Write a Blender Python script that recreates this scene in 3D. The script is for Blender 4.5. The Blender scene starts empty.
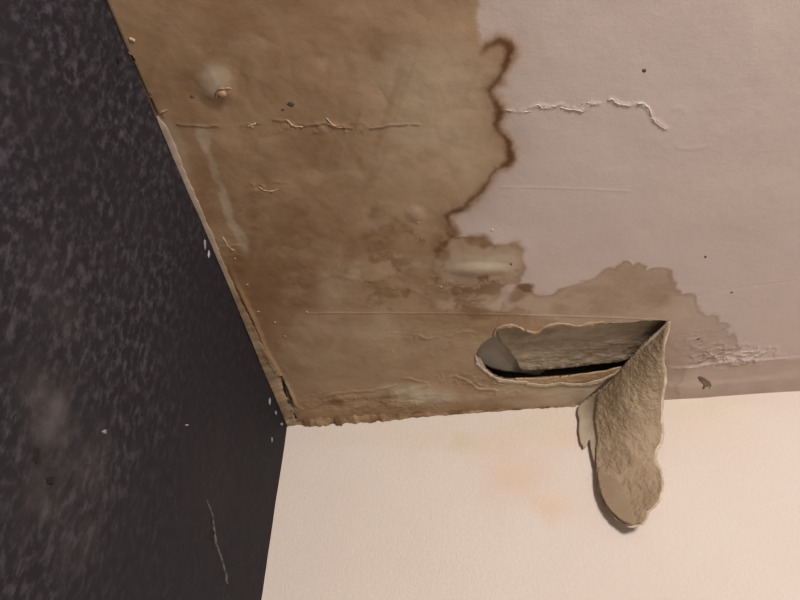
import bpy, math, random
import numpy as np
from mathutils import Matrix, Vector

# ------------------------------------------------------------------ camera, world, lights, exposure
H = 2.4                                             # ceiling height; room corner stands at x=0, y=0
scn = bpy.context.scene
COL = scn.collection
# rows: world X, Y, Z axes in camera coordinates (right, down, forward)
R = np.array([[0.99350499, -0.08155822, -0.07934796],
              [0.11377873, 0.70285523, 0.70217443],
              [-0.00149797, -0.7066419, 0.70756977]])
CAM = np.array([0.31878363, -0.95264025, 1.74360564])
FPX = 620.0
cd = bpy.data.cameras.new('camera')
cd.sensor_width = 36.0
cd.lens = FPX / 800.0 * 36.0
cd.clip_start = 0.01
cam = bpy.data.objects.new('camera', cd)
COL.objects.link(cam)
right, down, fwd = R[:, 0], R[:, 1], R[:, 2]
cam.matrix_world = Matrix(((right[0], -down[0], -fwd[0], CAM[0]),
                           (right[1], -down[1], -fwd[1], CAM[1]),
                           (right[2], -down[2], -fwd[2], CAM[2]),
                           (0, 0, 0, 1)))
scn.camera = cam

w = bpy.data.worlds.new('room_ambient')
scn.world = w
w.use_nodes = True
w.node_tree.nodes['Background'].inputs['Color'].default_value = (1.0, 0.96, 0.94, 1)
w.node_tree.nodes['Background'].inputs['Strength'].default_value = 0.36


def area(name, loc, target, size, power, col):
    l = bpy.data.lights.new(name, 'AREA')
    l.shape = 'DISK'
    l.size = size
    l.energy = power
    l.color = col
    o = bpy.data.objects.new(name, l)
    COL.objects.link(o)
    o.location = loc
    o.rotation_euler = (Vector(target) - Vector(loc)).to_track_quat('-Z', 'Y').to_euler()
    return o


area('room_lamp', (1.15, -2.25, 1.90), (0.45, 0, 2.30), 0.45, 50, (1.0, 0.93, 0.87))

vs = scn.view_settings
scn.display_settings.display_device = 'sRGB'
vs.view_transform = 'Standard'
vs.look = 'None'
vs.gamma = 1.0
vs.use_curve_mapping = False
vs.exposure = 0.0

# ------------------------------------------------------------------ geometry of the place
rng = np.random.RandomState(7)


def ray(px, py):
    return R @ np.array([px - 400.0, py - 300.0, FPX])


def ceil_pt(px, py, z=H):
    d = ray(px, py)
    return CAM + d * (z - CAM[2]) / d[2]


def back_pt(px, py, y=0.0):
    d = ray(px, py)
    return CAM + d * (y - CAM[1]) / d[1]


def left_pt(px, py, x=0.0):
    d = ray(px, py)
    return CAM + d * (x - CAM[0]) / d[0]


def cxy(pts):
    return np.array([ceil_pt(*p)[:2] for p in pts])


_lat = np.random.RandomState(3).rand(256, 256)


def vnoise(x, y):
    xi = np.floor(x).astype(int)
    yi = np.floor(y).astype(int)
    fx = x - xi
    fy = y - yi
    fx = fx * fx * fx * (fx * (fx * 6 - 15) + 10)
    fy = fy * fy * fy * (fy * (fy * 6 - 15) + 10)
    a = _lat[xi & 255, yi & 255]
    b = _lat[(xi + 1) & 255, yi & 255]
    c = _lat[xi & 255, (yi + 1) & 255]
    d = _lat[(xi + 1) & 255, (yi + 1) & 255]
    return (a * (1 - fx) + b * fx) * (1 - fy) + (c * (1 - fx) + d * fx) * fy


def fbm(x, y, scale, octv=4, seed=0.0, gain=0.5):
    s = 0
    amp = 1.0
    tot = 0
    for i in range(octv):
        s = s + amp * (vnoise(x * scale + seed * 17.3 + i * 31.7, y * scale + seed * 9.1 + i * 11.9) * 2 - 1)
        tot += amp
        amp *= gain
        scale *= 2.03
    return s / tot


def sstep(a, b, x):
    t = np.clip((x - a) / (b - a), 0, 1)
    return t * t * (3 - 2 * t)


def smooth_poly(pts, n=4, closed=True, jitter=0.0, seed=1):
    """Catmull-Rom through the points, with a little raggedness."""
    p = np.array(pts, float)
    m = len(p)
    out = []
    rr = np.random.RandomState(seed)
    for i in range(m if closed else m - 1):
        if closed:
            p0, p1, p2, p3 = p[(i - 1) % m], p[i], p[(i + 1) % m], p[(i + 2) % m]
        else:
            p0, p1, p2, p3 = p[max(i - 1, 0)], p[i], p[i + 1], p[min(i + 2, m - 1)]
        for k in range(n):
            t = k / n
            q = 0.5 * (2 * p1 + (p2 - p0) * t + (2 * p0 - 5 * p1 + 4 * p2 - p3) * t * t + (3 * p1 - p0 - 3 * p2 + p3) * t ** 3)
            if jitter and (k or 1):
                q = q + rr.uniform(-jitter, jitter, 2)
            out.append(q)
    if not closed:
        out.append(p[-1])
    return np.array(out)


def seg_dist(X, Y, pts, closed):
    """distance to a polyline, and the running length fraction of the nearest point."""
    best = np.full(X.shape, 1e9)
    near = np.zeros(X.shape)
    NX = np.zeros(X.shape)
    NY = np.zeros(X.shape)
    n = len(pts)
    m = n if closed else n - 1
    for i in range(m):
        ax, ay = pts[i]
        bx, by = pts[(i + 1) % n]
        dx, dy = bx - ax, by - ay
        L = dx * dx + dy * dy + 1e-18
        t = np.clip(((X - ax) * dx + (Y - ay) * dy) / L, 0, 1)
        qx = ax + t * dx
        qy = ay + t * dy
        d = (X - qx) ** 2 + (Y - qy) ** 2
        k = d < best
        best = np.where(k, d, best)
        near = np.where(k, (i + t) / m, near)
        NX = np.where(k, qx, NX)
        NY = np.where(k, qy, NY)
    return np.sqrt(best), near, NX, NY


def inside(X, Y, pts):
    r = np.zeros(X.shape, bool)
    n = len(pts)
    for i in range(n):
        ax, ay = pts[i]
        bx, by = pts[(i + 1) % n]
        if ay == by:
            continue
        c = ((ay > Y) != (by > Y)) & (X < (bx - ax) * (Y - ay) / (by - ay) + ax)
        r ^= c
    return r


def mesh_from(name, co, faces, mat, parent=None, smooth=True, attrs=None):
    me = bpy.data.meshes.new(name)
    if isinstance(faces, np.ndarray):
        nf, k = faces.shape
        me.vertices.add(len(co))
        me.vertices.foreach_set('co', np.ascontiguousarray(co, dtype=np.float32).ravel())
        me.loops.add(nf * k)
        me.loops.foreach_set('vertex_index', faces.astype(np.int32).ravel())
        me.polygons.add(nf)
        me.polygons.foreach_set('loop_start', np.arange(0, nf * k, k, dtype=np.int32))
        me.update(calc_edges=True)
        me.validate()
    else:
        me.from_pydata([tuple(map(float, c)) for c in co], [], faces)
        me.update()
    if smooth:
        me.polygons.foreach_set('use_smooth', np.ones(len(me.polygons), bool))
    for k, v in (attrs or {}).items():
        a = me.attributes.new(k, 'FLOAT', 'POINT')
        a.data.foreach_set('value', np.ascontiguousarray(v, dtype=np.float32).ravel())
    me.materials.append(mat)
    o = bpy.data.objects.new(name, me)
    COL.objects.link(o)
    if parent is not None:
        o.parent = parent
    return o


def tag(o, label=None, cat=None, group=None, kind=None):
    if label:
        o['label'] = label
    if cat:
        o['category'] = cat
    if group:
        o['group'] = group
    if kind:
        o['kind'] = kind
    return o


# ------------------------------------------------------------------ materials
class NT:
    def __init__(s, name, rough=0.8, spec=0.25):
        s.m = bpy.data.materials.new(name)
        s.m.use_nodes = True
        s.t = s.m.node_tree
        s.b = s.t.nodes['Principled BSDF']
        s.b.inputs['Roughness'].default_value = rough
        s.b.inputs['Specular IOR Level'].default_value = spec
        tc = s.t.nodes.new('ShaderNodeTexCoord')
        s.co = tc.outputs['Object']

    def n(s, typ, **kw):
        nd = s.t.nodes.new(typ)
        for k, v in kw.items():
            setattr(nd, k, v)
        return nd

    def link(s, a, b):
        s.t.links.new(a, b)

    def mapped(s, scale, rot=(0, 0, 0)):
        mp = s.n('ShaderNodeMapping')
        mp.inputs['Scale'].default_value = scale
        mp.inputs['Rotation'].default_value = rot
        s.link(s.co, mp.inputs['Vector'])
        return mp.outputs['Vector']

    def noise(s, scale, detail=4, rough=0.55, vec=None, dist=0.0):
        nd = s.n('ShaderNodeTexNoise')
        nd.inputs['Scale'].default_value = scale
        nd.inputs['Detail'].default_value = detail
        nd.inputs['Roughness'].default_value = rough
        nd.inputs['Distortion'].default_value = dist
        s.link(vec or s.co, nd.inputs['Vector'])
        return nd.outputs['Fac']

    def ramp(s, fac, a, b):
        r = s.n('ShaderNodeMapRange')
        r.interpolation_type = 'SMOOTHSTEP'
        r.inputs['From Min'].default_value = a
        r.inputs['From Max'].default_value = b
        s.link(fac, r.inputs['Value'])
        return r.outputs['Result']

    def math(s, op, a, b):
        nd = s.n('ShaderNodeMath', operation=op)
        for i, v in enumerate((a, b)):
            if isinstance(v, (int, float)):
                nd.inputs[i].default_value = v
            else:
                s.link(v, nd.inputs[i])
        return nd.outputs[0]

    def mix(s, fac, a, b, mode='MIX'):
        nd = s.n('ShaderNodeMix', data_type='RGBA', blend_type=mode)
        for sock, v in ((nd.inputs[0], fac), (nd.inputs[6], a), (nd.inputs[7], b)):
            if isinstance(v, (int, float)):
                sock.default_value = v
            elif isinstance(v, tuple):
                sock.default_value = (*v, 1)
            else:
                s.link(v, sock)
        return nd.outputs[2]

    def attr(s, name):
        nd = s.n('ShaderNodeAttribute', attribute_name=name)
        return nd.outputs['Fac']

    def bump(s, height, strength=0.3, dist=0.002):
        nd = s.n('ShaderNodeBump')
        nd.inputs['Strength'].default_value = strength
        nd.inputs['Distance'].default_value = dist
        s.link(height, nd.inputs['Height'])
        s.link(nd.outputs['Normal'], s.b.inputs['Normal'])

    def color(s, c):
        if isinstance(c, tuple):
            s.b.inputs['Base Color'].default_value = (*c, 1)
        else:
            s.link(c, s.b.inputs['Base Color'])
        return s.m


def srgb(r, g, b, k=1.0):
    f = lambda v: ((v / 255 + 0.055) / 1.055) ** 2.4 if v > 10 else v / 255 / 12.92
    return tuple(min(f(v) * k, 0.95) for v in (r, g, b))


CLEAN = (0.545, 0.445, 0.395)
BROWN_D = (0.235, 0.130, 0.064)
BROWN_M = (0.335, 0.213, 0.122)
BROWN_L = (0.435, 0.318, 0.205)
RUST = (0.105, 0.040, 0.012)
PALE = (0.50, 0.42, 0.315)


def stained_paint(name, fixed=None):
    """Ceiling paint whose water stain follows the mesh attributes stain / ring / rust / pale."""
    t = NT(name, 0.75, 0.3)
    n1 = t.noise(5.0, 5, 0.6, dist=0.6)
    n2 = t.noise(16, 5, 0.6, dist=0.5)
    n3 = t.noise(60, 4, 0.6)
    br = t.mix(t.ramp(n1, 0.36, 0.66), BROWN_D, BROWN_M)
    br = t.mix(t.math('MULTIPLY', t.ramp(n2, 0.48, 0.75), 0.45), br, BROWN_L)
    br = t.mix(t.attr('tone'), br, BROWN_L)
    br = t.mix(t.math('MULTIPLY', t.ramp(n3, 0.5, 0.8), 0.18), br, BROWN_D)
    cl = t.mix(t.math('MULTIPLY', t.ramp(t.noise(4, 3), 0.35, 0.7), 0.35), CLEAN, (0.56, 0.43, 0.375))
    c = t.mix(t.attr('stain'), cl, br)
    c = t.mix(t.attr('pale'), c, PALE)
    c = t.mix(t.attr('rust'), c, (0.165, 0.080, 0.030))
    c = t.mix(t.attr('ring'), c, RUST)
    c = t.mix(t.attr('cleft'), c, (0.035, 0.022, 0.014))
    h = t.math('ADD', t.math('MULTIPLY', t.noise(420, 3), 0.5), t.math('MULTIPLY', t.noise(110, 3), 0.8))
    t.bump(h, 0.28, 0.0012)
    return t.color(c)


M = {}
M['ceiling'] = stained_paint('water_stained_ceiling_paint')

t = NT('dark_slate_wall', 0.75, 0.15)
mv = t.mapped((1.0, 1.25, 0.85), (-0.25, 0, 0))
n1 = t.noise(85, 4, 0.62, mv, 0.15)
n2 = t.noise(10, 4, 0.6, mv)
n3 = t.noise(230, 3, 0.6, mv)
c = t.mix(t.math('MULTIPLY', t.ramp(n1, 0.42, 0.74), t.attr('worn')), (0.0165, 0.0142, 0.0180), (0.064, 0.057, 0.068))
c = t.mix(t.math('MULTIPLY', t.ramp(n2, 0.58, 0.36), 0.6), c, (0.0205, 0.0172, 0.0205))
c = t.mix(t.math('MULTIPLY', t.ramp(t.noise(3.0, 3), 0.52, 0.75), 0.35), c, (0.034, 0.027, 0.026))
c = t.mix(t.attr('scuff'), c, (0.125, 0.105, 0.100))
c = t.mix(t.math('MULTIPLY', t.ramp(n3, 0.68, 0.8), 0.3), c, (0.10, 0.095, 0.11))
t.bump(t.math('ADD', n1, t.math('MULTIPLY', n3, 0.4)), 0.10, 0.002)
M['slate'] = t.color(c)

t = NT('cream_wall_paint', 0.85, 0.2)
c = t.mix(t.ramp(t.noise(5, 3), 0.3, 0.7), (0.650, 0.570, 0.505), (0.640, 0.550, 0.487))
c = t.mix(t.attr('blush'), c, (0.64, 0.46, 0.33))
c = t.mix(t.attr('yellow'), c, (0.58, 0.475, 0.32))
t.bump(t.math('ADD', t.noise(330, 3), t.math('MULTIPLY', t.noise(150, 2), 0.8)), 0.5, 0.0018)
M['cream'] = t.color(c)


def plain(name, a, b, scale, rough=0.85, bump=0.3, bscale=200, dist=0.002, stretch=None):
    t = NT(name, rough, 0.2)
    v = t.mapped(stretch) if stretch else None
    c = t.mix(t.ramp(t.noise(scale, 5, 0.6, v), 0.35, 0.68), a, b)
    t.bump(t.noise(bscale, 4, 0.6, v), bump, dist)
    return t.color(c)


M['plaster'] = plain('peeled_plaster_back', (0.302, 0.217, 0.138), (0.385, 0.286, 0.190), 22, 0.9, 1.0, 190, 0.004)
M['bare'] = plain('smooth_plaster_patch', (0.280, 0.203, 0.131), (0.328, 0.243, 0.162), 14, 0.85, 0.2)
M['paper'] = plain('torn_paper_edge', (0.44, 0.34, 0.245), (0.62, 0.51, 0.39), 60, 0.85, 0.3)
M['curl'] = plain('peeled_paint_side', (0.31, 0.243, 0.172), (0.40, 0.322, 0.235), 18, 0.7, 0.2)
M['board'] = plain('exposed_rough_board', (0.270, 0.205, 0.140), (0.420, 0.330, 0.235), 30, 0.95, 0.7, 120, 0.004, (0.45, 1.3, 1))
M['smooth_board'] = plain('exposed_smooth_board', (0.290, 0.245, 0.195), (0.350, 0.298, 0.238), 9, 0.8, 0.15)
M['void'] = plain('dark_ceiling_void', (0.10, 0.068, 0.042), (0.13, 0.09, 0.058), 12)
M['core'] = plain('broken_plaster_core', (0.30, 0.22, 0.15), (0.44, 0.34, 0.25), 40)
M['crust'] = plain('brown_crumbling_filler', (0.170, 0.095, 0.045), (0.40, 0.27, 0.16), 30, 0.85, 0.5)
M['ochre'] = plain('ochre_damp_filler', (0.30, 0.185, 0.095), (0.46, 0.32, 0.19), 26, 0.8, 0.3)
M['chip'] = plain('pale_paint_chip', (0.20, 0.19, 0.20), (0.34, 0.32, 0.33), 80)
M['flake'] = plain('lifted_paint_flake', (0.53, 0.43, 0.37), (0.60, 0.49, 0.43), 50)
M['bflake'] = plain('stained_paint_flake', (0.33, 0.22, 0.135), (0.47, 0.34, 0.22), 50)
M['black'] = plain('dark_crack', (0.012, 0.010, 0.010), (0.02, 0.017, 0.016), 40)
M['mould'] = plain('mould_spot', (0.07, 0.055, 0.035), (0.12, 0.095, 0.065), 90)
M['chip_hole'] = plain('bare_plaster_chip', (0.13, 0.095, 0.062), (0.20, 0.15, 0.10), 60)

# ------------------------------------------------------------------ outlines (traced points on the ceiling)
HOLE = [(476, 356), (478, 349), (484, 341), (492, 336), (496, 329), (506, 326), (515, 325.5), (524, 330), (534, 332.5),
        (543, 328), (552, 324.5), (566, 324), (577, 326.5), (590, 323.5), (610, 322), (630, 321), (650, 319.5), (668, 321),
        (659, 329), (648, 338), (638, 348), (629, 358), (622, 367), (600, 371), (572, 374), (540, 377), (515, 378.5),
        (500, 376), (489, 370), (480, 362)]
hole_px = smooth_poly(HOLE, 4, True, 0.55, 5)
hole = cxy(hole_px)

# ------------------------------------------------------------------ ceiling
STEP = 0.00125
xs = np.concatenate([[-0.02], np.arange(0, 0.96, STEP), np.linspace(0.98, 2.4, 14)])
ys = np.concatenate([np.linspace(-2.6, -1.3, 10), np.arange(-1.295, -0.842, 0.004), np.arange(-0.84, 0.0, STEP), [0.0, 0.02]])
GX, GY = np.meshgrid(xs, ys, indexing='ij')
nx, ny = GX.shape
X, Y = GX.ravel().copy(), GY.ravel().copy()

warp = fbm(X, Y, 28, 4, 1) * 0.010 + fbm(X, Y, 120, 3, 2) * 0.0028
Xw = X + fbm(X, Y, 30, 4, 3) * 0.007 + fbm(X, Y, 110, 3, 31) * 0.0025
Yw = Y + fbm(X, Y, 30, 4, 4) * 0.007 + fbm(X, Y, 110, 3, 41) * 0.0025


def signed(poly, x=Xw, y=Yw):
    d, n, _, _ = seg_dist(x, y, poly, True)
    return np.where(inside(x, y, poly), d, -d), n


def blob(px, py, rx, ry, ang=0, soft=0.35, x=Xw, y=Yw):
    """soft stain patch on the ceiling; radii given along image x and y at that spot"""
    c = ceil_pt(px, py)[:2]
    e1 = (ceil_pt(px + 1, py)[:2] - c) * rx
    e2 = (ceil_pt(px, py + 1)[:2] - c) * ry
    if ang:
        ca, sa = math.cos(ang), math.sin(ang)
        c1 = (ceil_pt(px + ca, py + sa)[:2] - c) * rx
        c2 = (ceil_pt(px - sa, py + ca)[:2] - c) * ry
        e1, e2 = c1, c2
    A = np.linalg.inv(np.array([e1, e2]).T)
    u = A[0, 0] * (x - c[0]) + A[0, 1] * (y - c[1])
    v = A[1, 0] * (x - c[0]) + A[1, 1] * (y - c[1])
    r = np.sqrt(u * u + v * v)
    return 1 - sstep(1 - soft, 1 + soft, r)


# stain outlines
MAIN = [(480, 20), (484, 42), (496, 44), (507, 49), (511, 58), (506, 66), (502, 74), (494, 83), (487, 92), (495, 101),
        (500, 112), (498, 126), (503, 136), (508, 146), (511, 158), (505, 166), (494, 170), (489, 182), (476, 196),
        (462, 207), (447, 214), (449, 226), (456, 236), (440, 262), (452, 300), (500, 310), (560, 318), (600, 420), (280, 440), (100, 200)]
BEYOND = [(-0.05, -0.75), (-0.05, -1.12), (0.06, -1.16), (0.17, -1.13), (0.25, -1.08), (0.33, -1.09), (0.40, -1.03), (0.42, -0.95), (0.39, -0.89), (0.40, -0.82), (0.375, -0.76)]
BLOB2 = [(420, 250), (436, 243), (456, 236), (474, 234), (486, 241), (502, 243), (519, 244), (524, 256), (527, 270), (519, 281), (503, 289),
         (498, 300), (470, 312), (430, 310)]
BLOB3 = [(500, 312), (508, 300), (515, 289), (526, 286), (536, 292), (550, 294), (565, 290), (582, 282), (598, 276), (606, 268), (618, 266), (628, 262),
         (640, 266), (650, 269), (664, 269), (670, 278), (676, 290), (686, 295), (695, 298), (698, 308), (702, 314), (716, 318), (728, 328),
         (734, 340), (742, 350), (700, 362), (680, 372), (660, 420), (500, 420)]
BAND = [(640, 372), (680, 366), (720, 361), (800, 357), (860, 354), (900, 420), (640, 420)]
Xr = X + fbm(X, Y, 60, 3, 3) * 0.0030 + fbm(X, Y, 160, 2, 31) * 0.0016
Yr = Y + fbm(X, Y, 60, 3, 4) * 0.0030 + fbm(X, Y, 160, 2, 41) * 0.0016
mw = np.concatenate([cxy(MAIN), np.array(BEYOND)])
sdm, nm = signed(mw, Xr, Yr)
scal = np.abs(fbm(X, Y, 46, 1, 26)) * 0.012 + np.abs(fbm(X, Y, 100, 1, 27)) * 0.003 - 0.004   # cloud-like lobes of the tide marks
Xs = X + fbm(X, Y, 50, 2, 3) * 0.0025
Ys = Y + fbm(X, Y, 50, 2, 4) * 0.0025
sd2, _ = signed(cxy(smooth_poly(BLOB2, 3)), Xs, Ys)
sd3, _ = signed(cxy(smooth_poly(BLOB3, 3)), Xs, Ys)
sd2 = sd2 + scal * 0.7
sd3 = sd3 + scal
sdb, _ = signed(cxy(BAND), X + fbm(X, Y, 40, 3, 8) * 0.003, Y + fbm(X, Y, 60, 3, 9) * 0.004)

s_main = sstep(-0.004, 0.006, sdm)
s2 = sstep(-0.002, 0.005, sd2)
s3 = sstep(-0.002, 0.004, sd3)
sb = sstep(-0.002, 0.006, sdb)
# third stain is lighter than the main brown field and fades to the right
Rx = ceil_pt(690, 340)[0]
fade3 = 0.70 - 0.34 * sstep(ceil_pt(640, 300)[0], ceil_pt(720, 335)[0], X) + 0.10 * fbm(X, Y, 20, 4, 12)
stain = np.maximum.reduce([s_main, s2 * 0.85, s3 * fade3, sb * 0.42 * (0.85 + 0.3 * fbm(X, Y, 25, 3, 33))])
# faint halo of damp beyond the rings
halo = np.exp(-np.clip(-sdm, 0, 1) / 0.028) * 0.24 * (sdm < 0)
stain = np.maximum(stain, halo)
stain = np.maximum(stain, blob(505, 300, 26, 14, 0, .6) * .42)
stain = np.clip(stain, 0, 1)

# dark tide rings: a narrow core with soft bleeding on both sides
RING = [(480, 60), (482, 51), (487, 44), (495, 42), (503, 43.5), (510, 49), (510.5, 56), (507, 62), (503, 70), (500, 77), (493, 83), (487, 91), (494, 98), (500, 107), (499, 116), (496, 123),
        (499, 131), (506, 139), (509, 150), (511, 159), (506, 165), (495, 169), (490, 178), (482, 189), (473, 199), (464, 207), (455, 211), (446, 215), (448, 225), (454, 234), (446, 242), (438, 249),
        (435, 258), (432, 268), (437, 277)]
dr, nr_, _, _ = seg_dist(Xr, Yr, cxy(RING), False)
rv = np.clip(0.5 + 1.3 * fbm(X, Y, 34, 3, 5), 0, 1)
hot = np.maximum.reduce([blob(503, 48, 14, 9, 0, .6), blob(509, 58, 6, 8, 0, .6), blob(508, 160, 8, 8, 0, .6), blob(497, 114, 8, 14, 0, .6) * .8, blob(508, 146, 6, 10, 0, .6) * .5,
                         blob(452, 213, 16, 7, 0, .6) * .55, blob(440, 248, 9, 8, 0, .6) * .4])
endf = sstep(0, 0.05, nr_) * (1 - 0.65 * sstep(0.78, 0.97, nr_))
wr0 = 0.0021 + 0.0026 * hot + 0.0014 * rv
ring = np.exp(-(dr / wr0) ** 2) * endf * np.clip(0.50 + 0.30 * rv + 0.5 * hot, 0, 0.97)
inner = np.exp(-(dr / (0.0065 + 0.004 * rv)) ** 2) * endf * (0.55 + 0.35 * hot)
stain = np.maximum(stain, np.exp(-(dr / 0.010) ** 2) * endf * 0.9)
inner = np.maximum(inner, np.exp(-dr / 0.016) * endf * 0.30)
ring2 = np.exp(-((sd2 - 0.004) / 0.006) ** 2) * 0.55 * np.clip(0.6 + fbm(X, Y, 40, 3, 6), 0, 1)
ring3 = np.exp(-((sd3 - 0.0035) / 0.004) ** 2) * 0.13

rust = np.zeros_like(X)


def addrust(*a, k=0.6, soft=0.5):
    global rust
    rust = np.maximum(rust, blob(*a, soft=soft) * k)


rust = np.maximum(rust, inner)
rust = np.maximum(rust, np.maximum(ring2 * 0.95 * (1 - s_main * 0.3), ring3 * 2.0))
mottle = sstep(0.05, 0.5, fbm(Xw, Yw, 26, 4, 14))
for a, k in [((440, 248, 9, 14, 0), .75), ((446, 225, 7, 13, -.5), .6), ((425, 275, 24, 10, 0), .55), ((455, 292, 30, 10, 0), .55), ((480, 312, 18, 6, 0), .6),
             ((478, 238, 14, 6, 0), .65), ((405, 262, 10, 5, 0), .6), ((375, 285, 10, 5, 0), .5), ((380, 214, 9, 7, 0), .55), ((388, 246, 7, 5, 0), .5),
             ((392, 296, 8, 4, 0), .5), ((310, 283, 13, 8, 0), .5), ((298, 303, 12, 6, 0), .45), ((254, 213, 6, 6, 0), .5), ((254, 228, 5, 4, 0), .4),
             ((287, 234, 7, 5, 0), .5), ((270, 242, 8, 5, 0), .45), ((250, 196, 5, 5, 0), .4), ((280, 205, 7, 4, 0), .4), ((526, 289, 9, 5, 0), .9),
             ((517, 297, 12, 6, -.3), .55), ((560, 308, 10, 5, 0), .35), ((655, 300, 14, 7, 0), .35), ((590, 290, 20, 5, 0), .3), ((216, 60, 14, 30, .3), .3),
             ((180, 80, 26, 30, .3), .4), ((150, 60, 12, 40, .3), .45), ((250, 330, 20, 30, .4), .35), ((270, 285, 18, 30, .4), .35), ((375, 45, 10, 14, 0), .55),
             ((388, 40, 40, 8, 0), .4), ((330, 50, 20, 10, 0), .25), ((336, 402, 8, 5, 0), .6), ((387, 394, 8, 5, 0), .5), ((480, 313, 14, 4, 0), .5),
             ((240, 260, 14, 30, .4), .4), ((345, 60, 5, 22, -.5), .25), ((355, 155, 5, 22, -.5), .3), ((300, 150, 40, 20, 0), .2),
             ((455, 262, 40, 30, 0), .25), ((710, 345, 18, 22, 0), .12), ((415, 335, 12, 8, 0), .3), ((430, 320, 30, 8, 0), .3)]:
    addrust(*a, k=k * (1.0 if k > .6 else .85))
rust = np.clip(rust * (0.75 + 0.5 * mottle), 0, 0.95)
speck = sstep(0.02, 0.36, fbm(Xw, Yw, 34, 5, 15, .6))
zone = np.maximum.reduce([blob(455, 268, 66, 48, 0, .5) * .95, blob(395, 270, 60, 45, 0, .6) * .58, blob(540, 308, 60, 14, 0, .6) * .45, blob(630, 295, 60, 28, 0, .6) * .18,
                          blob(420, 330, 70, 20, 0, .7) * .25, blob(360, 400, 90, 10, 0, .6) * .35, blob(290, 230, 60, 50, 0, .7) * .30])
zone = zone * stain * (1 - blob(475, 262, 32, 13, 0, .3, X, Y))
rust = np.maximum(rust, speck * zone)
# long diagonal drip marks in the main field
drip = sstep(0.10, 0.45, fbm(X * 3.4 + Y * 1.5, Y * 0.45 - X * 0.3, 11, 4, 16))
rust = np.maximum(rust, drip * s_main * blob(350, 110, 150, 90, 0, .6) * 0.24)
warm = sstep(-0.2, 0.4, fbm(X, Y, 9, 4, 17)) * blob(170, 80, 110, 80, .2, .7) * s_main * 0.28
rust = np.maximum(rust, warm)

pale = np.zeros_like(X)
for a, k in [((475, 262, 34, 14, 0), .85), ((505, 262, 14, 12, 0), .5), ((440, 85, 50, 40, 0), .18), ((420, 395, 36, 9, .06), .8), ((400, 390, 20, 6, 0), .5),
             ((203, 142, 5, 15, -.2), .7), ((213, 170, 4, 20, -.35), .45), ((226, 205, 4, 20, -.4), .55), ((238, 237, 5, 20, -.35), .75), ((216, 78, 14, 16, 0), .75), ((182, 155, 6, 40, -.35), .45),
             ((340, 275, 30, 12, -.2), .30), ((400, 265, 40, 9, -.1), .3), ((330, 292, 16, 18, .4), .28), ((430, 130, 40, 20, 0), .2), ((370, 330, 70, 8, 0), .22),
             ((375, 222, 14, 10, 0), .2), ((550, 305, 30, 6, 0), .25), ((500, 305, 14, 6, 0), .35), ((688, 384, 24, 9, 0), .45), ((450, 305, 14, 8, 0), .4),
             ((306, 322, 10, 14, 0), .2), ((525, 402, 26, 4, 0), .35), ((570, 394, 30, 9, 0), .7), ((520, 388, 40, 6, 0), .35), ((640, 392, 40, 8, 0), .3)]:
    pale = np.maximum(pale, blob(*a, soft=.55) * k)
pale = np.clip(pale * (0.8 + 0.5 * fbm(X, Y, 50, 4, 22)), 0, .9)

tone = np.zeros_like(X)
for a, k in [((440, 100, 75, 80, 0), .70), ((475, 150, 45, 60, 0), .75), ((430, 190, 50, 45, 0), .50), ((395, 160, 60, 60, 0), .40), ((450, 70, 40, 30, 0), .6), ((430, 350, 130, 40, 0), .60), ((340, 360, 60, 40, 0), .34), ((540, 392, 80, 14, 0), .8),
             ((560, 300, 130, 40, 0), .5), ((490, 270, 60, 40, 0), .6), ((330, 110, 60, 60, 0), .14), ((600, 300, 100, 40, 0), .4)]:
    tone = np.maximum(tone, blob(*a, soft=.8) * k)
tone = np.clip(tone * (1 + 0.5 * fbm(X, Y, 14, 4, 44)), 0, 1)

# relief (metres, positive hangs down into the room)
Z = fbm(X, Y, 7, 3, 50) * 0.0016 + fbm(X, Y, 25, 3, 51) * 0.00035
wet = stain
Z += wet * np.abs(fbm(X, Y, 18, 4, 52)) * 0.0012
cleft = np.zeros_like(X)


def ridge(px, h, wd, jit=0.8, n=5, seed=1, broken=0.0, end=0.03, gap=0.0):
    """line of lifted paint: rises h, half width wd; optional step on its lower side and dark gap"""
    global Z, cleft
    p = cxy(smooth_poly(px, n, False, jit, seed))
    lo, hi = p.min(0) - 0.03, p.max(0) + 0.03
    k = np.where((X > lo[0]) & (X < hi[0]) & (Y > lo[1]) & (Y < hi[1]))[0]
    d, s, _, _ = seg_dist(X[k], Y[k], p, False)
    m = np.ones(len(k))
    if broken:
        m = sstep(-0.15, 0.25, fbm(X[k], Y[k], 90, 2, seed + 60) + (1 - broken) - 0.4)
    ends = sstep(0, end, s) * sstep(0, end, 1 - s)
    Z[k] += h * m * ends * np.exp(-(d / wd) ** 2)
    if gap:
        cleft[k] = np.maximum(cleft[k], gap * m * ends * np.exp(-(d / (wd * 0.75)) ** 2))


# long cracked seam across the ceiling
ridge([(160, 113), (172, 122), (200, 127), (222, 126), (248, 125), (262, 122), (285, 121), (294, 126), (310, 126), (326, 124), (345, 128), (372, 128), (400, 125), (440, 125)],
      0.0006, 0.0014, 0.7, 5, 2, 0.45, gap=.6)
ridge([(498, 110), (512, 110), (522, 111), (534, 106), (545, 106), (552, 108), (560, 104), (575, 109), (584, 110), (590, 103), (602, 104), (610, 99), (618, 103),
       (630, 105), (640, 104), (648, 110), (652, 118), (660, 124), (668, 131)], 0.0007, 0.0022, 0.8, 5, 3, 0.1)
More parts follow.
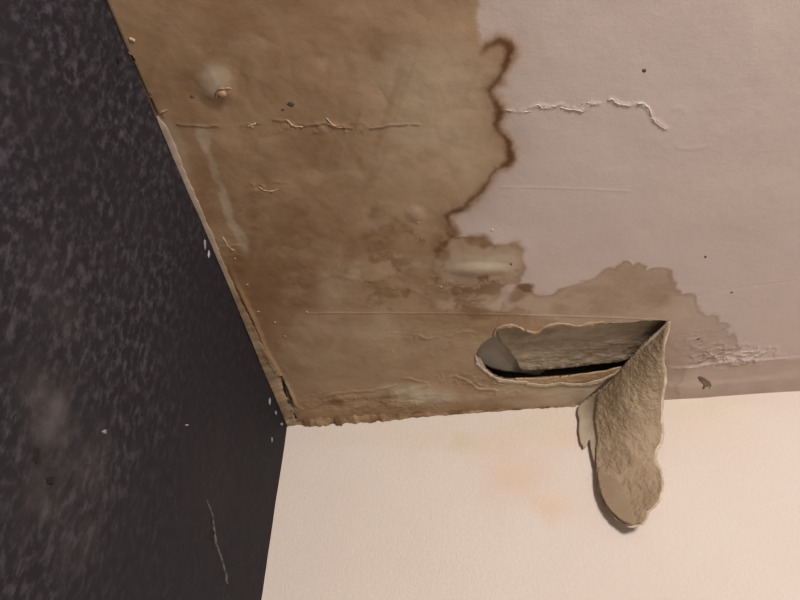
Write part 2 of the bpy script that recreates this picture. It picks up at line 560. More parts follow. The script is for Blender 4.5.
# joint tape edge, a fine straight raised line
ridge([(306, 313.2), (350, 312.8), (400, 313), (500, 314), (600, 317), (660, 319)], 0.0006, 0.0013, 0.15, 3, 4)
ridge([(500, 187), (560, 188), (632, 191)], 0.0002, 0.0016, 0.15, 3, 5)
ridge([(690, 299), (730, 290), (800, 280)], -0.0002, 0.0014, 0.2, 3, 6)
ridge([(676, 147), (690, 149), (712, 146)], 0.0002, 0.003, 0.2, 3, 7)
ridge([(672, 110), (680, 108), (686, 114)], 0.0002, 0.003, 0.4, 3, 8)
# lifted skin beside the left joint strip
ridge([(226, 258), (238, 288), (248, 308), (258, 330), (266, 350), (279, 373), (290, 392), (297, 406), (310, 409)], 0.0030, 0.0036, 0.4, 5, 9, end=.25)
ridge([(280, 375), (287, 390), (291, 408), (289, 420)], -0.004, 0.003, 0.5, 5, 10, gap=.8)
# wrinkles
ridge([(446, 377), (455, 376), (468, 381), (478, 388), (488, 389), (505, 392)], 0.0013, 0.0026, 0.6, 5, 11, end=.2)
ridge([(400, 377), (415, 380), (432, 384)], 0.0009, 0.0026, 0.6, 5, 12, end=.3)
ridge([(416, 333), (425, 338), (436, 337)], 0.0009, 0.003, 0.4, 5, 13, end=.3)
ridge([(450, 343), (457, 334), (468, 331), (480, 334)], 0.0006, 0.003, 0.4, 5, 14, end=.3)
ridge([(700, 362), (708, 356), (716, 357), (728, 353), (742, 355), (762, 350)], 0.0008, 0.004, 1.0, 5, 15)
ridge([(665, 367), (684, 368), (700, 366), (722, 362), (765, 359), (860, 354)], 0.0007, 0.003, 0.6, 5, 16)
ridge([(690, 345), (700, 350), (712, 352), (724, 348), (740, 344)], 0.0005, 0.004, 0.8, 5, 17)
ridge([(300, 285), (330, 276), (370, 280), (400, 272)], 0.0005, 0.006, 0.6, 5, 18)
ridge([(296, 412), (330, 400), (360, 396), (400, 392), (430, 384)], 0.0012, 0.006, 0.6, 5, 19)
ridge([(320, 398), (340, 392), (372, 390), (398, 384)], 0.0010, 0.003, 0.6, 5, 20)
# blisters
for a, h in [((217, 88, 13, 13, 0), .0035), ((480, 269, 22, 5, 0), .0030), ((415, 214, 7, 6, 0), .0018), ((475, 258, 40, 20, 0), .0022), ((440, 60, 60, 30, 0), .0015),
             ((420, 395, 34, 8, 0), .0020), ((690, 385, 22, 8, 0), .0015), ((330, 350, 50, 20, 0), .0015)]:
    Z += blob(*a, soft=.8, x=X, y=Y) * h
# wrinkled, flaking patches
wr = (1 - np.abs(fbm(Xw * 0.85 + Yw * 0.3, Yw * 1.15, 62, 4, 71)) * 3.2).clip(0, 1) ** 1.5
for a, h in [((738, 356, 36, 9, -.1), .0024), ((480, 384, 44, 8, .2), .0012), ((430, 340, 60, 20, 0), .0004), ((700, 345, 26, 14, 0), .0009),
             ((380, 402, 80, 10, 0), .0011), ((330, 128, 50, 5, 0), .0010), ((440, 285, 30, 12, 0), .0006), ((268, 187, 18, 6, 0), .0010), ((230, 245, 12, 14, 0), .0008)]:
    Z += blob(*a, soft=.7, x=X, y=Y) * h * wr
# joint band beside the back wall stands slightly proud
Z += sb * 0.0009 + sstep(-0.055, -0.035, Y + fbm(X, Y, 30, 3, 70) * 0.01) * 0.0016
# old plaster sags towards the hole
dh, _, hx, hy = seg_dist(X, Y, hole, True)
Z += np.exp(-dh / 0.03) * 0.0015

# cut the hole: verts next to the torn outline move onto it, faces inside are dropped
ins = inside(X, Y, hole)
snap = dh < STEP * 0.55
X[snap] = hx[snap]
Y[snap] = hy[snap]
idx = np.arange(nx * ny).reshape(nx, ny)
q = np.stack([idx[:-1, :-1], idx[:-1, 1:], idx[1:, 1:], idx[1:, :-1]], -1).reshape(-1, 4)
drop = (ins | snap)[q].all(1)
q = q[~drop]
co = np.stack([X, Y, H - Z], -1)
ceiling = mesh_from('ceiling', co, q, M['ceiling'], attrs=dict(stain=stain, ring=ring, rust=rust, pale=pale, tone=tone, cleft=cleft))
tag(ceiling, 'white plaster ceiling with large brown water stain and torn hole', 'ceiling', kind='structure')


def zc(x, y):
    """height of the ceiling skin at a point"""
    i = np.clip(np.searchsorted(xs, x), 0, nx - 1)
    j = np.clip(np.searchsorted(ys, y), 0, ny - 1)
    return H - Z[i * ny + j]


# ------------------------------------------------------------------ back wall, left wall
def grid_wall(name, us, vs_, fn, mat, attrs_fn, thick):
    U, V = np.meshgrid(us, vs_, indexing='ij')
    n, m = U.shape
    p = fn(U.ravel(), V.ravel())
    idx = np.arange(n * m).reshape(n, m)
    q = np.stack([idx[:-1, :-1], idx[1:, :-1], idx[1:, 1:], idx[:-1, 1:]], -1).reshape(-1, 4)
    bnd = np.concatenate([idx[:, 0], idx[-1, 1:], idx[::-1, -1][1:], idx[0, ::-1][1:-1]])
    b = p[bnd] + np.array(thick)
    k = len(p) + np.arange(len(bnd))
    side = np.stack([bnd, np.roll(bnd, -1), np.roll(k, -1), k], -1)[:, ::-1]
    p = np.concatenate([p, b])
    c4 = [k[0], k[n - 1], k[n + m - 2], k[2 * n + m - 3]]
    q = np.concatenate([q, side, np.array([c4[::-1]])])
    at = attrs_fn(p)
    return mesh_from(name, p, q, mat, attrs=at)


def gauss2(p, c, r, ax):
    d = 0
    for i, a in enumerate(ax):
        d = d + ((p[:, a] - c[a]) / r[i]) ** 2
    return np.exp(-d)


def back_attrs(p):
    wx = p.copy()
    wx[:, 0] += fbm(p[:, 0], p[:, 2], 14, 3, 81) * 0.03
    wx[:, 2] += fbm(p[:, 0], p[:, 2], 14, 3, 82) * 0.03
    bl = np.zeros(len(p))
    ye = np.zeros(len(p))
    for px, py, rx, rz, k in [(515, 475, .055, .045, .55), (545, 503, .045, .022, .6), (560, 440, .06, .03, .4), (505, 445, .05, .03, .4), (700, 430, .1, .05, .15)]:
        bl = np.maximum(bl, gauss2(wx, back_pt(px, py), (rx, rz), (0, 2)) * k)
    for px, py, rx, rz, k in [(468, 440, .035, .025, .55), (425, 430, .07, .03, .3), (540, 420, .10, .03, .35), (390, 432, .2, .018, .2), (710, 405, .12, .02, .35)]:
        ye = np.maximum(ye, gauss2(wx, back_pt(px, py), (rx, rz), (0, 2)) * k)
    return dict(blush=bl, yellow=ye)


wall_back = grid_wall('wall_back', np.concatenate([np.arange(-0.02, 1.0, 0.005), np.linspace(1.02, 2.4, 12)]),
                      np.concatenate([np.linspace(0, 1.95, 12), np.arange(1.97, 2.42, 0.005)]),
                      lambda u, v: np.stack([u, fbm(u, v, 6, 2, 80) * 0.001, v], -1), M['cream'], back_attrs, (0, 0.1, 0))
tag(wall_back, 'cream painted back wall below the stained ceiling', 'wall', kind='structure')


def left_attrs(p):
    sc = np.zeros(len(p))
    wx = p.copy()
    wx[:, 1] += fbm(p[:, 1], p[:, 2], 60, 4, 91) * 0.02
    wx[:, 2] += fbm(p[:, 1], p[:, 2], 60, 4, 92) * 0.02
    for px, py, ry, rz, k in [(52, 418, .020, .022, .55), (60, 450, .022, .02, .45), (40, 395, .02, .02, .35), (50, 500, .03, .02, .22), (75, 545, .03, .02, .18), (95, 470, .04, .03, .15),
                              (60, 300, .05, .03, .12), (150, 60, .03, .03, .10), (208, 150, .012, .03, .10)]:
        sc = np.maximum(sc, gauss2(wx, left_pt(px, py), (ry, rz), (1, 2)) * k)
    sc *= np.clip(0.75 + 0.9 * fbm(p[:, 1], p[:, 2], 70, 4, 93), 0, 1.3)
    worn = 1 - 0.72 * sstep(-0.58, -0.32, p[:, 1] + 0.10 * fbm(p[:, 1], p[:, 2], 8, 3, 94))
    return dict(scuff=np.clip(sc, 0, 1), worn=worn)


wall_left = grid_wall('wall_left', np.concatenate([np.linspace(-2.6, -0.9, 12), np.arange(-0.88, 0.005, 0.004), [0.02]]),
                      np.concatenate([np.linspace(0, 1.8, 12), np.arange(1.82, 2.42, 0.004)]),
                      lambda u, v: np.stack([fbm(u, v, 9, 3, 90) * 0.0016 - 0.0008, u, v], -1), M['slate'], left_attrs, (-0.1, 0, 0))
tag(wall_left, 'dark slate-grey mottled left wall meeting the brown ceiling edge', 'wall', kind='structure')


# ------------------------------------------------------------------ small builders
def sheet(name, poly, step, fn, normal, thick, mat, parent, rough=0.0, rs=0.3, seed=0, back_mat=None):
    """Solid torn sheet: outline in a 2-D domain mapped to 3-D by fn, thick along -normal, rough front."""
    poly = np.array(poly)
    lo, hi = poly.min(0) - step, poly.max(0) + step
    ux = np.arange(lo[0], hi[0] + step, step)
    uy = np.arange(lo[1], hi[1] + step, step)
    U, V = np.meshgrid(ux, uy, indexing='ij')
    n, m = U.shape
    u, v = U.ravel().copy(), V.ravel().copy()
    d, _, px, py = seg_dist(u, v, poly, True)
    ins = inside(u, v, poly)
    sn = d < step * 0.6
    u[sn] = px[sn]
    v[sn] = py[sn]
    ok = ins | sn
    idx = np.arange(n * m).reshape(n, m)
    q = np.stack([idx[:-1, :-1], idx[1:, :-1], idx[1:, 1:], idx[:-1, 1:]], -1).reshape(-1, 4)
    cu, cv = u[q].mean(1), v[q].mean(1)
    q = q[ok[q].all(1) & inside(cu, cv, poly)]
    used = np.unique(q)
    mp = -np.ones(n * m, int)
    mp[used] = np.arange(len(used))
    q = mp[q]
    u, v = u[used], v[used]
    d = np.where(sn[used], 0, d[used])
    p = fn(u, v)
    nrm = np.array(normal, float)
    nrm /= np.linalg.norm(nrm)
    f = p.copy()
    if rough:
        r = fbm(u, v, rs, 4, seed + 100, 0.6) * rough + fbm(u, v, rs * 0.2, 2, seed + 101) * rough
        f = f + nrm * (r * np.clip(d / (2.0 * step), 0.25, 1))[:, None]
    b = p - nrm * thick
    k = len(p)
    e = np.concatenate([q[:, [0, 1]], q[:, [1, 2]], q[:, [2, 3]], q[:, [3, 0]]])
    es = np.sort(e, 1)
    _, first, cnt = np.unique(es[:, 0] * (k + 1) + es[:, 1], return_index=True, return_counts=True)
    be = e[first[cnt == 1]]
    side = np.stack([be[:, 1], be[:, 0], be[:, 0] + k, be[:, 1] + k], -1)
    faces = np.concatenate([q, q[:, ::-1] + k, side])
    return mesh_from(name, np.concatenate([f, b]), faces, mat, parent, smooth=True)


def ribbon(name, path, width, height, mat, parent, ragged=0.35, seed=0, sink=0.0006, side=0):
    """Ragged raised flake along a path on the ceiling (path: xy); lens-shaped cross-section."""
    path = np.array(path)
    n = len(path)
    tn = np.gradient(path, axis=0)
    tn /= np.linalg.norm(tn, axis=1)[:, None] + 1e-12
    nr = np.stack([-tn[:, 1], tn[:, 0]], -1)
    rr = np.random.RandomState(seed)
    co, faces = [], []
    prof = [(-1, 0), (-0.55, .75), (0, 1), (0.55, .7), (1, 0)]
    for i in range(n):
        s = i / (n - 1)
        taper = min(1, 6 * s + 0.15, 6 * (1 - s) + 0.15)
        wl = width * taper * (1 + ragged * rr.uniform(-1, 1))
        wr = width * taper * (1 + ragged * rr.uniform(-1, 1))
        hh = height * taper * (1 + ragged * rr.uniform(-1, 1))
        for a, b in prof:
            ww = wl if a < 0 else wr
            xy = path[i] + nr[i] * ww * a
            co.append((xy[0], xy[1], zc(xy[0], xy[1]) + sink - b * hh))
    P_ = len(prof)
    for i in range(n - 1):
        for j in range(P_ - 1):
            a = i * P_ + j
            faces.append((a, a + 1, a + 1 + P_, a + P_))
        faces.append((i * P_ + P_ - 1, i * P_, (i + 1) * P_, (i + 1) * P_ + P_ - 1))
    faces.append(tuple(range(P_)))
    faces.append(tuple(range((n - 1) * P_, n * P_))[::-1])
    return mesh_from(name, co, faces, mat, parent)


def lump(name, c, ax, mat, parent, seed=0, rough=0.25, seg=12, rings=6):
    """small irregular rounded chip, spot or blister: half axes given by three vectors"""
    rr = np.random.RandomState(seed)
    ax = np.array(ax, float)
    co, faces = [], []
    wob = 1 + rough * rr.uniform(-1, 1, seg)
    for i in range(rings + 1):
        th = math.pi * i / rings
        for j in range(seg):
            ph = 2 * math.pi * j / seg
            v = np.array([math.sin(th) * math.cos(ph) * wob[j], math.sin(th) * math.sin(ph) * wob[j], math.cos(th)])
            co.append(np.array(c) + v @ ax)
    for i in range(rings):
        for j in range(seg):
            a, b = i * seg + j, i * seg + (j + 1) % seg
            faces.append((a, b, b + seg, a + seg))
    return mesh_from(name, co, faces, mat, parent)


# ------------------------------------------------------------------ inside the hole
def slab_fn(z0, slope=0.0, yref=-0.2):
    return lambda u, v: np.stack([u, v, H + z0 + slope * (v - yref)], -1)


hc = hole.mean(0)
# broken rim of the board around the hole
rim = []
k = len(hole)
tops = np.array([[hx_, hy_, zc(hx_, hy_) - 0.0003] for hx_, hy_ in hole])
deep = np.where((hole_px[:, 1] > 343) & (hole_px[:, 0] > 484) | (hole_px[:, 0] > 622) & (hole_px[:, 1] > 322), 0.0, 1.0)
up1 = tops + np.stack([0 * deep, 0 * deep, 0.0016 + 0.0034 * deep], -1)
out = (hole - hc) / np.linalg.norm(hole - hc, axis=1)[:, None]
up1[:, :2] += out * 0.002 * rng.uniform(0.2, 1, k)[:, None]
up2 = np.concatenate([hole + out * 0.004, (H + 0.002 + 0.017 * deep)[:, None]], 1)
co = np.concatenate([tops, up1, up2])
i = np.arange(k)
j = (i + 1) % k
mesh_from('broken_edge', co, np.concatenate([np.stack([i, j, j + k, i + k], -1), np.stack([i + k, j + k, j + 2 * k, i + 2 * k], -1)]), M['core'], ceiling)

bo = [ceil_pt(px, py, H + 0.015)[:2] for px, py in
      [(503, 344), (498, 334), (496, 318), (560, 308), (640, 306), (690, 312), (680, 325), (640, 352), (624, 361), (600, 364), (572, 367.5), (540, 370), (523, 371), (517, 362), (510, 352)]]
sheet('exposed_board', smooth_poly(bo, 6, True, 0.0009, 8), 0.0022, slab_fn(0.013, 0.02), (0, 0, -1), 0.004, M['board'], ceiling, 0.0022, 90, 3)
bo = [ceil_pt(px, py, H + 0.0195)[:2] for px, py in [(466, 340), (480, 322), (520, 312), (545, 330), (545, 372), (520, 373), (498, 371), (484, 366), (466, 362)]]
sheet('smooth_board', smooth_poly(bo, 4, True, 0.0004, 9), 0.004, slab_fn(0.0205, 0.0), (0, 0, -1), 0.004, M['smooth_board'], ceiling, 0.0004, 60, 4)
# timber-dark void over the ceiling, closed on all sides
lo, hi = hole.min(0) - 0.03, hole.max(0) + 0.03
hi[1] = min(hi[1], -0.012)
z0, z1 = H + 0.006, H + 0.07
v = [(x, y, z) for z in (z0, z1) for x, y in ((lo[0], lo[1]), (hi[0], lo[1]), (hi[0], hi[1]), (lo[0], hi[1]))]
mesh_from('ceiling_void', v, [(4, 5, 6, 7), (0, 1, 5, 4), (1, 2, 6, 5), (2, 3, 7, 6), (3, 0, 4, 7)], M['void'], ceiling, smooth=False)


# torn lips round the hole
def cstrip(name, top, bot, drop, mat, seed, thick=0.002):
    """sheet on the ceiling between two traced edges, hanging `drop` under the skin"""
    a = smooth_poly(top, 4, False, 0.35, seed)
    b = smooth_poly(bot, 4, False, 0.9, seed + 1)
    poly = cxy(np.concatenate([a, b[::-1]]))
    return sheet(name, poly, 0.0018, lambda u, v: np.stack([u, v, np.array([zc(p, q_) for p, q_ in zip(u, v)]) - drop], -1),
                 (0, 0, -1), thick, mat, ceiling, 0.0008, 160, seed)


cstrip('torn_paper_lip', [(475.5, 354), (479, 362), (488, 370.5), (499, 377), (515, 379.5), (528, 380)],
       [(474.5, 356), (477.5, 364.5), (487, 373), (498.5, 379.8), (515, 382.3), (529, 382.8)], 0.0012, M['paper'], 31)
cstrip('torn_paper_lip', [(526, 381.5), (545, 383), (560, 381), (575, 383), (590, 381), (605, 377), (621, 367)],
       [(526, 383.8), (545, 386), (560, 383.4), (575, 385.8), (590, 384.3), (606, 379.5), (622, 368.5)], 0.0016, M['paper'], 33)
cstrip('ochre_filler', [(515, 377.5), (540, 377), (572, 374), (600, 371), (621, 366)],
       [(516, 381), (545, 384), (575, 384), (592, 382), (606, 378), (622, 368)], 0.0008, M['ochre'], 35)
cstrip('torn_paper_lip', [(493, 333), (496, 327), (505, 323.6), (515, 323.6), (524, 328)], [(493.5, 336.5), (497.5, 329.2), (506, 326.3), (515, 325.8), (524, 330)], 0.0014, M['bflake'], 37)
cstrip('torn_paper_lip', [(526, 329), (535, 330.5), (543, 326), (552, 322.6), (566, 322.3), (577, 324.5), (590, 321.8), (604, 320.8)],
       [(526, 331.5), (535, 333), (544, 328.4), (553, 324.8), (566, 324.4), (577, 326.8), (590, 323.8), (604, 322.4)], 0.0012, M['bflake'], 39)

# ------------------------------------------------------------------ peeled flap that hangs from the hole
A = ceil_pt(668, 321)
B = ceil_pt(588, 397)
hd = (B - A)[:2]
hd /= np.linalg.norm(hd)
fn_ = np.array([hd[1], -hd[0], 0.0])              # horizontal normal of the hanging sheet
if fn_ @ (CAM - A) < 0:
    fn_ = -fn_


fs_ = fn_ * 0.5 + np.array([0, -0.8, -0.3])


def flap_fn(off):
    """sheet that leaves the ceiling along the fold and swings back until it hangs flat in front of the wall"""
    def f(u, v):
        d = (R @ np.stack([u - 400.0, v - 300.0, np.full_like(u, FPX)])).T
        tt = ((A - CAM) @ fn_) / (d @ fn_)
        p = CAM + d * tt[:, None]
        ylim = -0.013
        sft = 0.010
        y0 = ylim - sft * np.logaddexp(0, (ylim - p[:, 1]) / sft)
        yw = -0.0135 - 0.024 * (u - 595) / 65 - 0.006 * np.sin((v - 430) / 40.0)
        fd = ((v - 321) * 80 - (u - 668) * -76) / math.hypot(80, 76)     # distance below the fold
        tb = sstep(4, 105, fd)
        y = y0 * (1 - tb) + yw * tb + off
        k1 = (y - CAM[1]) / d[:, 1]
        k2 = (H - 0.0035 - np.clip(fd, 0, 10) * 0.0006 - CAM[2]) / d[:, 2]         # never above the ceiling skin
        k2 = np.where(d[:, 2] > 0, k2, 1e9)
        return CAM + d * np.minimum(k1, k2)[:, None]
    return f


FRONT = [(668, 321), (666.5, 330), (664, 341), (662.5, 352), (662, 362), (664, 370), (664, 380), (662, 392), (661, 405), (660.5, 418), (661.5, 430), (660, 441),
         (655, 449), (653.5, 458), (656, 465), (660.5, 473), (661.5, 486), (658, 499), (652, 506), (647, 511), (645, 518), (640, 523), (630, 525),
         (621, 521), (612, 513), (604, 502), (598, 486), (596.5, 470), (596, 455), (597, 440), (595.5, 426), (595, 414), (597, 402), (598, 394), (606, 387), (614, 378), (622, 367.5),
         (632, 356), (648, 339), (660, 328.5)]
BACKING = [(669.5, 320.5), (669, 331), (666, 341), (664.5, 352), (664.5, 362), (666.5, 370), (667, 381), (664.5, 393), (663.5, 405), (663, 418), (664, 430), (662.5, 443),
           (658, 451), (657, 458), (659.5, 464), (663, 473), (664, 487), (660.5, 501), (654, 508), (649, 513), (647, 520), (641, 525.5), (630, 527.5),
           (620, 522.5), (611, 514), (603, 503), (597, 487), (596, 470), (595.5, 455), (596, 440), (595, 426), (594.5, 414), (596.5, 402), (597, 393), (606, 385), (622, 369), (648, 341)]
CURL = [(580, 404), (577.5, 411), (579, 420), (578.5, 430), (580, 441), (583, 447.5), (586, 447), (588.5, 440), (590.5, 448), (593, 460), (598, 474), (603, 470),
        (604, 430), (605, 398), (603, 388), (592, 395)]
flap = bpy.data.objects.new('plaster_flap', None)
COL.objects.link(flap)
flap.location = (A + B) / 2
flap.empty_display_size = 0.05
tag(flap, 'brown peeled plaster flap hanging down the cream wall from ceiling hole', 'plaster flap')
pm = Matrix.Translation(-flap.location)
pcs = [sheet('plaster_layer', smooth_poly(FRONT, 4, True, 0.45, 51), 1.4, flap_fn(0.0), fs_, 0.003, M['plaster'], flap, 0.0024, 0.2, 5),
       sheet('paper_backing', smooth_poly(BACKING, 4, True, 0.4, 52), 1.6, flap_fn(0.0034), fs_, 0.0015, M['paper'], flap, 0.0005, 0.2, 6),
       sheet('curled_edge', smooth_poly(CURL, 4, True, 0.3, 53), 1.4, flap_fn(0.0045), fs_, 0.002, M['curl'], flap, 0.0008, 0.12, 7)]
pcs.append(sheet('bare_patch', smooth_poly([(597.5, 474), (600, 466), (606, 474), (613, 477), (621, 484), (627, 494), (631, 505), (634, 516), (630, 523.5), (622, 520.5), (612, 512), (604, 500.5), (599, 486)], 3, True, .4, 54), 1.6, flap_fn(-0.0016), fs_, 0.001, M['bare'], flap, 0.0003, .1, 8))
for o in pcs:
    o.data.transform(pm)
tag(pcs[0], 'rough brown back of the peeled plaster')
tag(pcs[1], 'pale torn paper edge')
tag(pcs[2], 'smooth grey-beige curled side')


# ------------------------------------------------------------------ joints: crumbling filler strips
def joint_strip(name, pts, widths, fn, mat, seed):
    """irregular fillet along a joint: fn(s, a) gives the point at length s and profile angle a"""
    co, faces = [], []
    prof = 7
    for i_, (s, wd) in enumerate(zip(pts, widths)):
        for j_ in range(prof):
            co.append(fn(s, j_ / (prof - 1), wd, i_, j_))
    n = len(pts)
    for i_ in range(n - 1):
        for j_ in range(prof - 1):
            a = i_ * prof + j_
            faces.append((a, a + 1, a + 1 + prof, a + prof))
    return mesh_from(name, co, faces, mat)


sx = np.arange(0.0, 0.53, 0.003)
wx_ = 0.010 + 0.006 * fbm(sx, sx * 0, 30, 4, 61) + 0.004 * fbm(sx, sx * 0, 120, 2, 62)
wx_ = np.clip(wx_, 0.003, 1) * (0.60 + 1.15 * np.exp(-((sx - 0.09) / 0.12) ** 2)) * sstep(0.0, 0.025, sx + 0.006)
jn = rng.uniform(-1, 1, (len(sx), 7))


def fillet_back(s, a, wd, i_, j_):
    th = a * math.pi / 2
    k = 1 + 0.10 * jn[i_, j_]
    r = wd * k
    return (s, -r * 1.25 * math.cos(th) ** 1.5 - 0.0006, H + 0.002 - r * 0.6 * math.sin(th) ** 1.5 - (0.004 if j_ == 0 else 0.002))


trim1 = joint_strip('trim_1', sx, wx_, fillet_back, M['crust'], 1)
tag(trim1, 'crumbling brown filler along the joint of ceiling and cream wall', 'filler strip', kind='structure')

# strip along the dark wall, from the corner out to the broken end of the seam
yend = ceil_pt(158, 114)[1]
sy = np.arange(-0.002, yend, -0.003)
wy = 0.0060 + 0.0015 * fbm(sy, sy * 0, 18, 3, 63) + 0.0015 * fbm(sy, sy * 0, 110, 2, 64)
wy *= sstep(yend, yend + 0.02, sy) * 0.7 + 0.3
wy *= 1 + 1.6 * sstep(-0.40, -0.10, sy)
jn2 = rng.uniform(-1, 1, (len(sy), 7))


def fillet_left(s, a, wd, i_, j_):
    th = a * math.pi / 2
    k = 1 + 0.07 * jn2[i_, j_]
    r = wd * k
    x_ = 0.0004 + r * 1.2 * math.cos(th) ** 1.4
    return (x_, s, zc(x_, s) + 0.0004 - r * 0.32 * math.sin(th) ** 1.2 - (0.0 if j_ == 0 else 0.0006))


t = NT('stained_corner_bead', 0.7, 0.3)
sep = t.n('ShaderNodeSeparateXYZ')
t.link(t.co, sep.inputs[0])
c = t.mix(t.ramp(t.noise(24, 5), 0.35, 0.7), (0.19, 0.125, 0.07), (0.33, 0.235, 0.145))
c = t.mix(t.math('MULTIPLY', t.ramp(sep.outputs['Y'], -0.34, -0.44), 0.6), c, (0.36, 0.29, 0.24))
t.bump(t.noise(150, 4), 0.35, 0.002)
trim2 = joint_strip('trim_2', sy, wy, fillet_left, t.color(c), 2)
tag(trim2, 'stained plaster bead along the joint of ceiling and dark wall', 'plaster bead', kind='structure')


# ------------------------------------------------------------------ small details on the ceiling
def on_ceil(px, n=4, jit=0.5, seed=1):
    return cxy(smooth_poly(px, n, False, jit, seed))


# flakes of lifted paint along the crack
for s, (pth, wd, ht) in enumerate([
        ([(505, 110), (511, 110), (515, 112)], .0026, .0022), ([(522, 112), (528, 112), (532, 110)], .0026, .0024),
        ([(533, 106), (538, 105), (543, 108), (548, 107)], .0022, .0026), ([(551, 106), (556, 106), (559, 104)], .0026, .0026),
        ([(558, 106), (566, 109), (574, 110), (582, 111), (586, 110)], .0024, .0030), ([(580, 106), (585, 102), (592, 104), (598, 104)], .0018, .0022),
        ([(607, 100), (612, 99), (616, 103), (624, 105), (632, 106)], .0020, .0026), ([(634, 103), (644, 104), (649, 109), (652, 117)], .0022, .0028),
        ([(651, 116), (656, 123), (662, 127), (669, 131)], .0022, .0024)]):
    ribbon('paint_flake', on_ceil(pth, 4, 0.5, s + 200), wd * .5, ht * .5, M['flake'], ceiling, .35, s + 300)
for s, (pth, wd, ht) in enumerate([
        ([(246, 127), (252, 125), (256, 123)], .003, .002), ([(286, 119), (292, 125), (298, 127), (304, 126)], .0022, .0026),
        ([(325, 117), (330, 122), (337, 127), (343, 127)], .0022, .0026), ([(155, 114), (162, 112), (168, 109)], .0028, .0028),
        ([(258, 186), (264, 190), (272, 191), (280, 188)], .0022, .0022), ([(222, 236), (228, 246), (236, 252)], .0022, .0024),
        ([(129, 37), (135, 42)], .004, .003), ([(437, 285), (443, 287)], .003, .002)]):
    ribbon('paint_flake', on_ceil(pth, 5, 0.3, s + 220), wd * .6, ht * .6, M['bflake'], ceiling, .35, s + 330)


def spot(name, px, py, rx, ry, mat, h=0.0008, seed=0, rough=.3):
    c = ceil_pt(px, py)
    c[2] = zc(c[0], c[1])
    e1 = ceil_pt(px + rx, py) - ceil_pt(px, py)
    e2 = ceil_pt(px, py + ry) - ceil_pt(px, py)
    return lump(name, c, (e1, e2, (0, 0, h)), mat, ceiling, seed, rough)


for s, a in enumerate([(290.5, 104.5, 3.8, 2.6), (283, 109.5, 1.6, 1.3), (644.5, 70.5, 2.2, 1.8), (511, 263.5, 1.2, 1.2), (705.5, 257, 1.4, 1.0), (192, 97, 2.2, 2.0), (698, 339, 1.6, 1.0), (732, 293, 1.4, .8)]):
    spot('mould_spot', *a, M['mould'], .0006, s + 400)
# blister with a torn collar
ribbon('blister_rim', on_ceil([(217, 99), (216, 94), (219, 88), (226, 87), (231, 88), (229, 93), (224, 97)], 4, .3, 61), .0012, .0014, M['crust'], ceiling, .35, 71)
spot('blister', 222, 93, 4.6, 4.0, M['ochre'], .0016, 421, .12)
# teardrop chip out of the paint beside the flap
poly = cxy(smooth_poly([(698, 376), (703, 376.5), (708, 380), (709, 383.5), (705, 385), (703, 387), (701.5, 386), (703, 383), (699.5, 380)], 4, True, .2, 81))
sheet('paint_chip_hole', poly, .0012, lambda u, v: np.stack([u, v, np.array([zc(a, b) for a, b in zip(u, v)]) - 0.0006], -1), (0, 0, -1), .001, M['chip_hole'], ceiling)
ribbon('paint_flake', on_ceil([(708.5, 379), (710.5, 383), (708, 386.5)], 4, .2, 82), .0014, .0022, M['bflake'], ceiling, .2, 83)
for s, pth in enumerate([[(706, 357), (712, 355), (718, 357)], [(722, 354), (730, 352), (738, 355)], [(736, 349), (742, 352), (748, 351)], [(684, 369), (692, 367), (700, 368)],
                         [(712, 350), (718, 347), (724, 349)], [(748, 357), (756, 355), (764, 356)]]):
    ribbon('paint_flake', on_ceil(pth, 4, .4, s + 500), .0018, .0008, M['flake'], ceiling, .5, s + 510)
# highlight-catching little crumbs
for s, (px, py) in enumerate([(252, 127), (232, 250), (235, 259), (247, 285), (258, 312), (238, 309), (307, 312), (275, 322), (285, 336), (492, 230), (441, 287), (418, 223)]):
    spot('plaster_crumb', px, py, 1.4, 1.0, M['flake'] if px > 480 else M['bflake'], .0008, s + 540, .35)
# open dark corner where the three surfaces part
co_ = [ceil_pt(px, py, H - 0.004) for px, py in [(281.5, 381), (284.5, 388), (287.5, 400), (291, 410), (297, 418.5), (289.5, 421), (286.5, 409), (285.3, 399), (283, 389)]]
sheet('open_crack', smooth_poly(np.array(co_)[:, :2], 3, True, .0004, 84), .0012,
      lambda u, v: np.stack([u, v, np.array([zc(a, b) for a, b in zip(u, v)]) - 0.0008], -1), (0, 0, -1), .001, M['black'], ceiling)

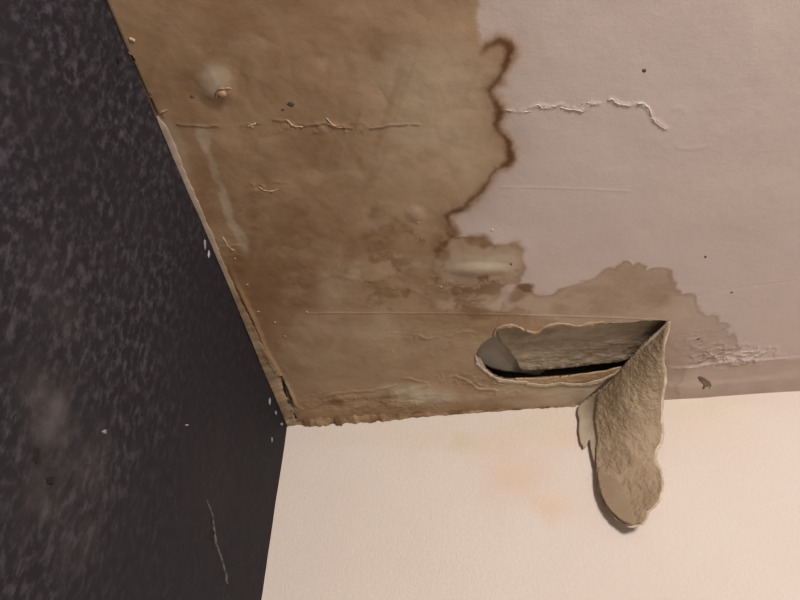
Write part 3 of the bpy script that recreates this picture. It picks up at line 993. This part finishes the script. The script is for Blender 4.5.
poly = cxy(smooth_poly([(579.5, 404), (590, 394), (602, 383.5), (613, 374), (622, 366.5), (615, 375.5), (604, 386), (593, 396), (583, 404.5)], 3, True, .15, 86))
sheet('fold_gap_shade', poly, .0012, lambda u, v: np.stack([u, v, np.array([zc(a, b) for a, b in zip(u, v)]) - 0.0004], -1), (0, 0, -1), .001, M['void'], ceiling)  # dark strip laid on the skin for the fold's shadow at the tear gap

poly = cxy([(96, -24), (122, 36), (140, 76), (157, 112), (160, 112), (143, 76), (125, 36), (99, -24)])
sheet('joint_gap', poly, .0016, lambda u, v: np.stack([u, v, np.array([zc(a, b) for a, b in zip(u, v)]) - 0.0012], -1), (0, 0, -1), .001, M['void'], ceiling)

# ------------------------------------------------------------------ small details on the dark wall
def wall_spot(name, px, py, rx, ry, mat, h, seed, rough=.35):
    c = left_pt(px, py)
    e1 = left_pt(px + rx, py) - c
    e2 = left_pt(px, py + ry) - c
    return lump(name, c, (e1, e2, (h, 0, 0)), mat, wall_left, seed, rough)


for s, a in enumerate([(104.3, 431.5, 2.2, 2.6), (205, 244, 1.0, 5), (209, 254, 1.0, 4), (270, 401, .8, 3.4), (276, 413, .9, 2.2), (282, 424, 1.2, 1.6), (187, 425, 1.4, 1.0), (272, 440, .7, 3)]):
    wall_spot('paint_chip', *a, M['chip'], .0012, s + 600)
for s, a in enumerate([(36, 455, 3.5, 9), (50, 480, 5, 4), (211, 521, 1.6, 4), (212, 535, 2.6, 7), (118, 58, 1.6, 4)]):
    wall_spot('dark_pit', *a, M['black'], .0006, s + 640)
# pale ragged crack lip
pts = smooth_poly([(207, 500), (212, 514), (214.5, 528), (216, 542), (220, 552), (224, 566), (228, 584)], 4, False, .6, 85)
co, faces = [], []
for i_, (px, py) in enumerate(pts):
    for dx, h in ((-1.2, -.001), (-.3, .0016), (1.2 + rng.uniform(-.5, .8), -.001)):
        p = left_pt(px + dx, py)
        co.append((h, p[1], p[2]))
for i_ in range(len(pts) - 1):
    for j_ in range(2):
        a = i_ * 3 + j_
        faces.append((a, a + 1, a + 4, a + 3))
M['lip'] = plain('greyed_crack_lip', (0.045, 0.038, 0.040), (0.13, 0.115, 0.12), 160)
mesh_from('crack_lip', co, faces, M['lip'], wall_left)
